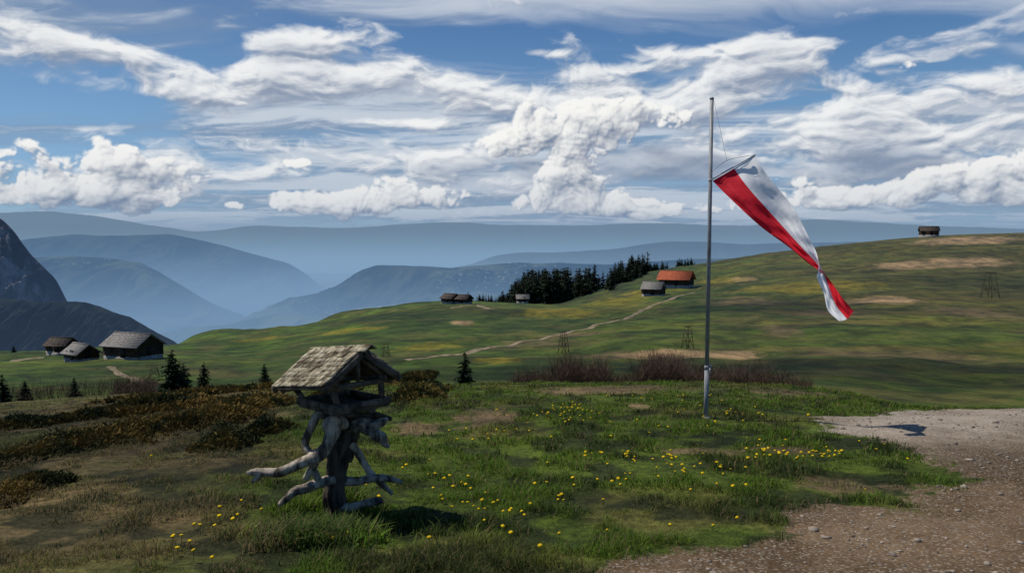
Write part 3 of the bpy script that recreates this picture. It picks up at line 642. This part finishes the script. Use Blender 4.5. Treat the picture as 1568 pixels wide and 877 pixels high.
Tb(mb,[(490,738,-.12,6),(482,724,-.14,6),(474,714,-.16,4)],12,10,20,.25)
Tb(mb,[(524,778,-.03,7),(548,774,-.05,7),(572,768,-.06,6.5),(586,766,-.06,4)],13,12,30,.25)
mb.make('driftwood_branches',m_drift,E,smooth=True)
a42=math.radians(42); e1=np.array([math.cos(a42),-math.sin(a42),0]); e2=np.array([math.sin(a42),math.cos(a42),0]); up=np.array([0,0,1.])
cxr=.02; zo=zoff
def HP(s,t,z,tilt=.12): return np.array([cxr,0,zo])+e1*s+e2*t+up*(z+tilt*s)
HL,HW=.39,.41; ZR,ZE=1.552,1.262
mbs=MB();mbp=MB(); r=np.random.default_rng(4)
for sd in(-1,1):
    dn=e2*sd*HW+up*(ZE-ZR); sl=np.linalg.norm(dn); dn/=sl; ax=(e1+up*.12);ax/=np.linalg.norm(ax); nn=np.cross(ax,dn); nn=nn if nn[2]>0 else -nn
    mbp.box(HP(0,0,ZR-.012)+dn*sl/2-nn*.008,ax*HL*.985,dn*sl/2,nn*.008)
    rows=8; sh=sl/rows
    for k in range(rows):
        s0=-HL-.012
        while s0<HL:
            wd=r.uniform(.035,.085); w2_=min(wd,HL+.015-s0); 
            if w2_<.015: break
            ln=sh*1.5*r.uniform(.92,1.12); cen=HP(s0+w2_/2,0,ZR+.0)+dn*(sh*(k+1)+r.normal(0,.005)-ln/2+.008)+nn*(.016+r.uniform(0,.007))
            dt=dn+nn*(.09+r.normal(0,.02)); dt/=np.linalg.norm(dt); n2=np.cross(ax,dt); n2=n2 if n2[2]>0 else -n2
            rot=r.normal(0,.015); axx=ax*math.cos(rot)+dt*math.sin(rot)
            mbs.box(cen,axx*(w2_/2-.0025),dt*ln/2,n2*r.uniform(.005,.009)); s0+=wd
for s0 in np.arange(-HL-.01,HL,.13):
    for sd in(-1,1):
        dn=e2*sd*HW+up*(ZE-ZR); dn/=np.linalg.norm(dn); ax=(e1+up*.12);ax/=np.linalg.norm(ax); nn=np.cross(ax,dn); nn=nn if nn[2]>0 else -nn
        mbs.box(HP(s0+.065,0,ZR+.012+.004*sd)+dn*.03+nn*(.018+.002*sd),ax*.064,dn*.036,nn*.006)
for s_e in(-1,1):
    for sd in(-1,1):
        a=HP(s_e*(HL+.012),sd*.0,ZR-.03); b_=HP(s_e*(HL+.012),sd*(HW+.005),ZE-.03); mbp.beam(a,b_,.028,.06)
        mbp.beam(HP(s_e*(HL-.07),0,ZR-.055),HP(s_e*(HL-.07),sd*(HW-.03),ZE-.045),.03,.045)
    mbp.beam(HP(s_e*(HL-.07),-.34,ZE-.025),HP(s_e*(HL-.07),.34,ZE-.025),.035,.045)
    mbp.beam(HP(s_e*(HL-.07),0,ZE),HP(s_e*(HL-.07),0,ZR-.06),.03,.035)
for sd in(-1,1): mbp.beam(HP(-HL+.02,sd*.27,ZE+.005),HP(HL-.02,sd*.27,ZE+.005),.04,.05)
mbs.make('shingle_roof',m_shing,E); 
TC=np.array([.085,0,zo]); TZ=1.075
def TP(s,t,z): return TC+e1*s+e2*t+up*z
for s in(-1,1):
    for t_ in(-1,1): mbp.beam(TP(s*.25,t_*.24,TZ-.01),HP(s*.30,t_*.27,ZE),.038,.042)
for s in(-1,1):
    mbp.beam(TP(s*.29,-.31,TZ+.012),TP(s*.29,.31,TZ+.012),.022,.06); mbp.beam(TP(-.277,s*.29,TZ+.010),TP(.277,s*.29,TZ+.010),.022,.062)
for k in range(6): mbp.box(TP(-.24+.096*k,0,TZ-.03),e1*.0465,e2*.30,up*.010)
mbp.beam(TP(-.28,-.12,TZ-.06),TP(.28,-.12,TZ-.06),.05,.04); mbp.beam(TP(-.28,.12,TZ-.06),TP(.28,.12,TZ-.06),.05,.04)
mbp.beam(TP(0,-.26,TZ-.1),TP(0,.26,TZ-.1),.05,.04)
mbp.make('frame_and_tray',m_plank,E)
# ---------------------------------------------------------------- added clouds above the frame, aimed along the sun to shade the meadow
m_cl,b=newmat('shade_cloud_vapour'); at=b.n('ShaderNodeAttribute',attribute_name='Col'); df=b.n('ShaderNodeBsdfDiffuse'); df.inputs[0].default_value=(.9,.9,.92,1)
tl=b.n('ShaderNodeBsdfTranslucent'); tl.inputs[0].default_value=(.9,.9,.92,1); m1_=b.n('ShaderNodeMixShader'); m1_.inputs[0].default_value=.5; b.nt.links.new(df.outputs[0],m1_.inputs[1]); b.nt.links.new(tl.outputs[0],m1_.inputs[2])
tr=b.n('ShaderNodeBsdfTransparent'); m2_=b.n('ShaderNodeMixShader'); b.put(m2_.inputs[0],at.outputs['Alpha']); b.nt.links.new(tr.outputs[0],m2_.inputs[1]); b.nt.links.new(m1_.outputs[0],m2_.inputs[2])
o_=b.n('ShaderNodeOutputMaterial'); b.nt.links.new(m2_.outputs[0],o_.inputs[0])
def added_shade_cloud(tx_,ty_,rx,ry,hgt,dens,seed):
    c=np.array([tx_,ty_,float(H(tx_,ty_))])+SD*hgt/SD[2]
    n=70; q=np.linspace(0,1,n); th=np.linspace(0,2*np.pi,96,endpoint=False); Q_,TH=np.meshgrid(q,th,indexing='xy')
    ed=.75+.5*fbm(np.cos(TH)*1.6+seed,np.sin(TH)*1.6,4,seed,.6); lx=np.cos(TH)*Q_*rx*ed*1.25; ly=np.sin(TH)*Q_*ry*ed*1.25
    tex=fbm(lx/rx*2.2+seed,ly/ry*2.2,5,seed+1,.6); al=sm(1.,.45,Q_+(tex-.5)*.9)*sm(1.,.85,Q_)*dens
    zt=min(rx,ry)*.35*(1-Q_**2)*(.4+1.2*tex); VV_=[];FF=[]
    for s_,zz_ in((0,zt),(1,-zt*.25)):
        VV_.append(np.stack([lx,ly,zz_],-1).reshape(-1,3))
        i=np.arange(96)[:,None];j=np.arange(n-1)[None];i2=(i+1)%96; FF.append(np.stack([i*n+j,i2*n+j,i2*n+j+1,i*n+j+1],-1).reshape(-1,4)+s_*96*n)
    add('added_shade_cloud',fmesh('added_shade_cloud',np.vstack(VV_),FF,np.ones(3),True,alpha=np.tile(al.ravel(),2)),m_cl,loc=tuple(c))
added_shade_cloud(-14,15,10,8,260,.34,1)
x_,y_=gat(1380,570,60); added_shade_cloud(x_,y_,42,14,300,.38,2)
x_,y_=gat(1150,470,60); added_shade_cloud(x_,y_,34,16,300,.30,3)
x_,y_=gat(640,575,60); added_shade_cloud(x_,y_,26,12,300,.30,4)
x_,y_=gat(1480,430,60); added_shade_cloud(x_,y_,40,18,320,.28,5)
# ---------------------------------------------------------------- sun
sun=bpy.data.lights.new('sun','SUN'); sun.energy=4.2; sun.angle=math.radians(.53); sun.color=(1,.94,.84)
so=bpy.data.objects.new('sun',sun); S.collection.objects.link(so); so.rotation_euler=Vector(SD).to_track_quat('Z','Y').to_euler()
# ---------------------------------------------------------------- clouds on a sky dome
def lin(*c): return np.array([((q/255+.055)/1.055)**2.4 for q in c])
def ae(u,v):
    tx,tz=ray(u,v); return math.atan(tx),math.atan(tz/math.sqrt(1+tx*tx))
NA,NE=1300,380
ga=np.linspace(-.74,.74,NA); ge=np.linspace(-.05,.36,NE); AZ,EL=np.meshgrid(ga,ge,indexing='ij')
da=ga[1]-ga[0]; de=ge[1]-ge[0]; qx=F*AZ; qy=F*EL
def blobs(Lb):
    m=np.zeros_like(AZ)
    for u,v,su,sv,am in Lb:
        a0,e0=ae(u,v); m+=am*np.exp(-((qx-F*a0)/su)**2-((qy-F*e0)/sv)**2)
    return m
def shift(M_,px,py):
    i=int(round(px/(F*da))); j=int(round(py/(F*de))); return np.roll(M_,(-i,-j),(0,1))
RGB=np.zeros(AZ.shape+(3,)); AL=np.zeros_like(AZ)
def over(col,a):
    global RGB,AL
    a=np.clip(a,0,1); na_=a+AL*(1-a); w=(a/np.maximum(na_,1e-6))[...,None]
    RGB=RGB*(1-w)+col*w; AL=na_
def mixc(f,a,b): return a+(b-a)*f[...,None]
# high veil
zz=np.sin(np.maximum(EL,0))+.10; PX=np.sin(AZ)*np.cos(EL)/zz; PY=np.cos(AZ)*np.cos(EL)/zz
wx=fbm(PX*.9,PY*.9,4,1)-.5; wy=fbm(PX*.9+9,PY*.9,4,2)-.5
rx_=PX+.25*PY
nA=fbm(rx_*.75+wx*1.6+3,PY*2.3+wy*1.6,8,3,.58); nA2=fbm(rx_*.35+8+wx,PY*.9+wy*.8+2,4,5)
gaps=blobs([(1400,60,260,50,-.14),(650,75,170,22,-.12),(620,210,160,14,-.12),(60,150,120,40,-.03),(1300,20,300,25,-.08),(950,95,60,15,-.1),(850,45,150,20,-.08),(250,35,300,60,.06)])
aA=sm(.36,.62,nA*.6+nA2*.4+gaps)*.88
lA=nA-shift(nA,-10,14); over(mixc(sm(.40,.66,nA+lA*.8),lin(128,148,174),lin(202,210,220)),aA)
# stretched mid-level masses
BL=[(280,142,160,18,1.0),(400,118,120,18,.9),(620,125,150,36,1.1),(740,150,80,18,.6),(490,58,80,22,.7),(560,40,60,18,.4),(60,60,140,20,.35),(160,80,120,12,.4),(860,165,80,30,.9),(920,113,55,14,1.),(1110,110,150,34,1.1),(1040,165,190,45,1.1),(1200,200,200,38,.8),(1490,130,75,14,1.05),(1420,160,120,14,.8),(1550,180,45,9,1.),(1500,215,140,24,.8),(600,190,140,9,.7),(830,82,32,8,.8),(250,215,280,22,.6),(560,225,160,20,.6),(1280,240,180,34,.85),(1050,80,60,12,.7),(330,180,70,10,.6),(1450,250,160,20,.6),(250,255,330,30,.5),(900,280,220,40,.6),(600,270,200,25,.5),(440,192,140,8,-.5),(100,180,140,14,-.4)]
w1_=fbm(qx/90,qy/45,4,4)-.5; w2_=fbm(qx/90+7,qy/45+3,4,5)-.5
nB=fbm(qx/115+w1_*1.1,qy/38+w2_*1.1+w1_*.4,8,6,.58)
dB=1.35*(1-np.exp(-np.maximum(blobs(BL),-.5)))+(nB-.5)*2.3
aB=sm(.20,.82,dB)
lB=.56+.40*np.tanh(2.2*(dB-shift(dB,-4,6)))+.40*np.tanh(1.1*(dB-shift(dB,-11,19)))-.14*sm(.8,1.6,dB)
over(mixc(sm(.05,1.05,lB),lin(134,149,173),lin(242,243,243)),aB*.95)
# grey cloud bellies in the middle and right
gb=blobs([(930,255,150,26,.9),(1090,262,160,22,.8),(1400,250,180,22,.6),(700,262,120,14,.4),(820,262,30,14,.5),(1000,225,90,14,.5)])+(nB-.5)*1.6
over(mixc(sm(.3,.7,fbm(qx/50,qy/16,5,2)),lin(126,142,166),lin(166,178,196)),sm(.25,.95,gb)*.75)
# cumulus
CL=[(35,235,48,22,.9),(60,290,90,24,.8),(130,285,70,28,.9),(165,235,26,28,.7),(200,285,55,36,.9),(255,280,65,38,.9),(300,262,34,24,.6),(365,315,32,10,.9),(425,305,26,16,.8),(470,305,34,22,.8),(450,250,34,10,1.),(545,310,42,18,1.1),(640,290,80,28,.8),(700,305,70,18,.8),
 (770,215,46,36,1.1),(830,200,80,44,1.1),(860,260,40,44,.9),(830,310,50,22,.8),(900,175,90,32,.9),(930,300,80,22,.7),(1000,180,80,30,.5),(960,320,80,14,.9),(1180,275,90,22,.5),(1080,315,100,14,.5),
 (1290,303,55,14,1.1),(1370,298,60,20,1.),(1420,275,60,24,.7),(1490,285,60,26,.9),(1545,270,60,36,.9),(1540,300,60,14,.9),(1650,280,60,30,.9),(-60,270,70,30,.9)]
ca=fbm(qx/60,qy/60,4,1)-.5; cb_=fbm(qx/60+5,qy/60+8,4,2)-.5
ux=qx+ca*40; uy=qy+cb_*40
pf=lambda s,sd_: 1-np.clip(worley(ux/s,uy/(s*.85),sd_),0,1.2)
puff=.62*pf(52,0)+.38*pf(25,1)+.22*pf(12,2)+.12*pf(6.,4)
nC=fbm(qx/100,qy/70,7,5,.55)-.5
Mc=1.25*(1-np.exp(-1.15*blobs(CL)))
Hc=Mc*1.2+puff*.95+nC*1.7-1.64
aC=sm(0,.22,Hc)
Hp=(puff+nC*.8)*np.clip(aC+.2,0,1); Hs=np.clip(Hc,-.1,1.6)
gp_=lambda Q_,a,b_: Q_-shift(Q_,a,b_)
lC=.55+.30*np.tanh(1.9*gp_(Hp,-3,4.5))+.28*np.tanh(1.3*gp_(Hp,-7,11))+.42*np.tanh(1.1*gp_(Hs,-13,22))-.16*sm(.5,1.6,Hs)+.15*(fbm(qx/9,qy/9,4,3,.6)-.5)
cc_=mixc(sm(.05,1.0,lC),lin(112,128,154),lin(247,246,243))
over(cc_,aC*.97)
# low distance haze swallowing the lowest clouds
hzf=sm(.13,.0,EL); over(np.broadcast_to(lin(130,153,181),RGB.shape),hzf*(.55+.45*sm(.05,.01,EL))*(.85+.3*(fbm(qx/200,qy/30,4,3)-.5)))
AL=AL*sm(.36,.34,EL)*sm(.74,.70,np.abs(AZ))
RD=110000.
V=np.stack([RD*np.cos(EL)*np.sin(AZ),RD*np.cos(EL)*np.cos(AZ),RD*np.sin(EL)],-1).reshape(-1,3)
i=np.arange(NA-1)[:,None]*NE;j=np.arange(NE-1)[None]
me=fmesh('sky',V,[np.stack([i+j,i+NE+j,i+NE+j+1,i+j+1],-1).reshape(-1,4)],RGB.reshape(-1,3),True,alpha=AL.ravel())
ms,b=newmat('cloud_layer'); at=b.n('ShaderNodeAttribute',attribute_name='Col'); e=b.n('ShaderNodeEmission'); b.put(e.inputs[0],at.outputs['Color'])
tr=b.n('ShaderNodeBsdfTransparent'); mx=b.n('ShaderNodeMixShader'); b.put(mx.inputs[0],at.outputs['Alpha']); b.nt.links.new(tr.outputs[0],mx.inputs[1]); b.nt.links.new(e.outputs[0],mx.inputs[2])
o_=b.n('ShaderNodeOutputMaterial'); b.nt.links.new(mx.outputs[0],o_.inputs[0]); add('sky',me,ms)
# ---------------------------------------------------------------- world
W_=bpy.data.worlds.new('World'); S.world=W_; W_.use_nodes=True; b=NB(W_.node_tree)
sky=b.n('ShaderNodeTexSky',sky_type='NISHITA'); sky.sun_disc=False; sky.sun_elevation=math.asin(SD[2]); sky.sun_rotation=math.atan2(SD[0],SD[1])%(2*math.pi); sky.altitude=2000; sky.dust_density=.6; sky.air_density=1.
dirv=b.v('NORMALIZE',b.n('ShaderNodeTexCoord').outputs['Generated'])
x=b.n('ShaderNodeSeparateXYZ'); b.put(x.inputs[0],dirv); el=x.outputs[2]
SC=10.
C3=lambda *c: tuple(float(q)*SC for q in lin(*c))
skyc=b.mix(.6,b.mix(1.,sky.outputs[0],(.8,.9,1.),'MULTIPLY'),b.mix(b.ss(el,.06,.34),C3(116,164,202),C3(36,92,152)))
skyc=b.mix(b.ss(el,.0,-.25),skyc,C3(70,80,70))
bg=b.n('ShaderNodeBackground'); b.put(bg.inputs[0],skyc); bg.inputs[1].default_value=.1
ow=b.n('ShaderNodeOutputWorld'); b.nt.links.new(bg.outputs[0],ow.inputs[0])
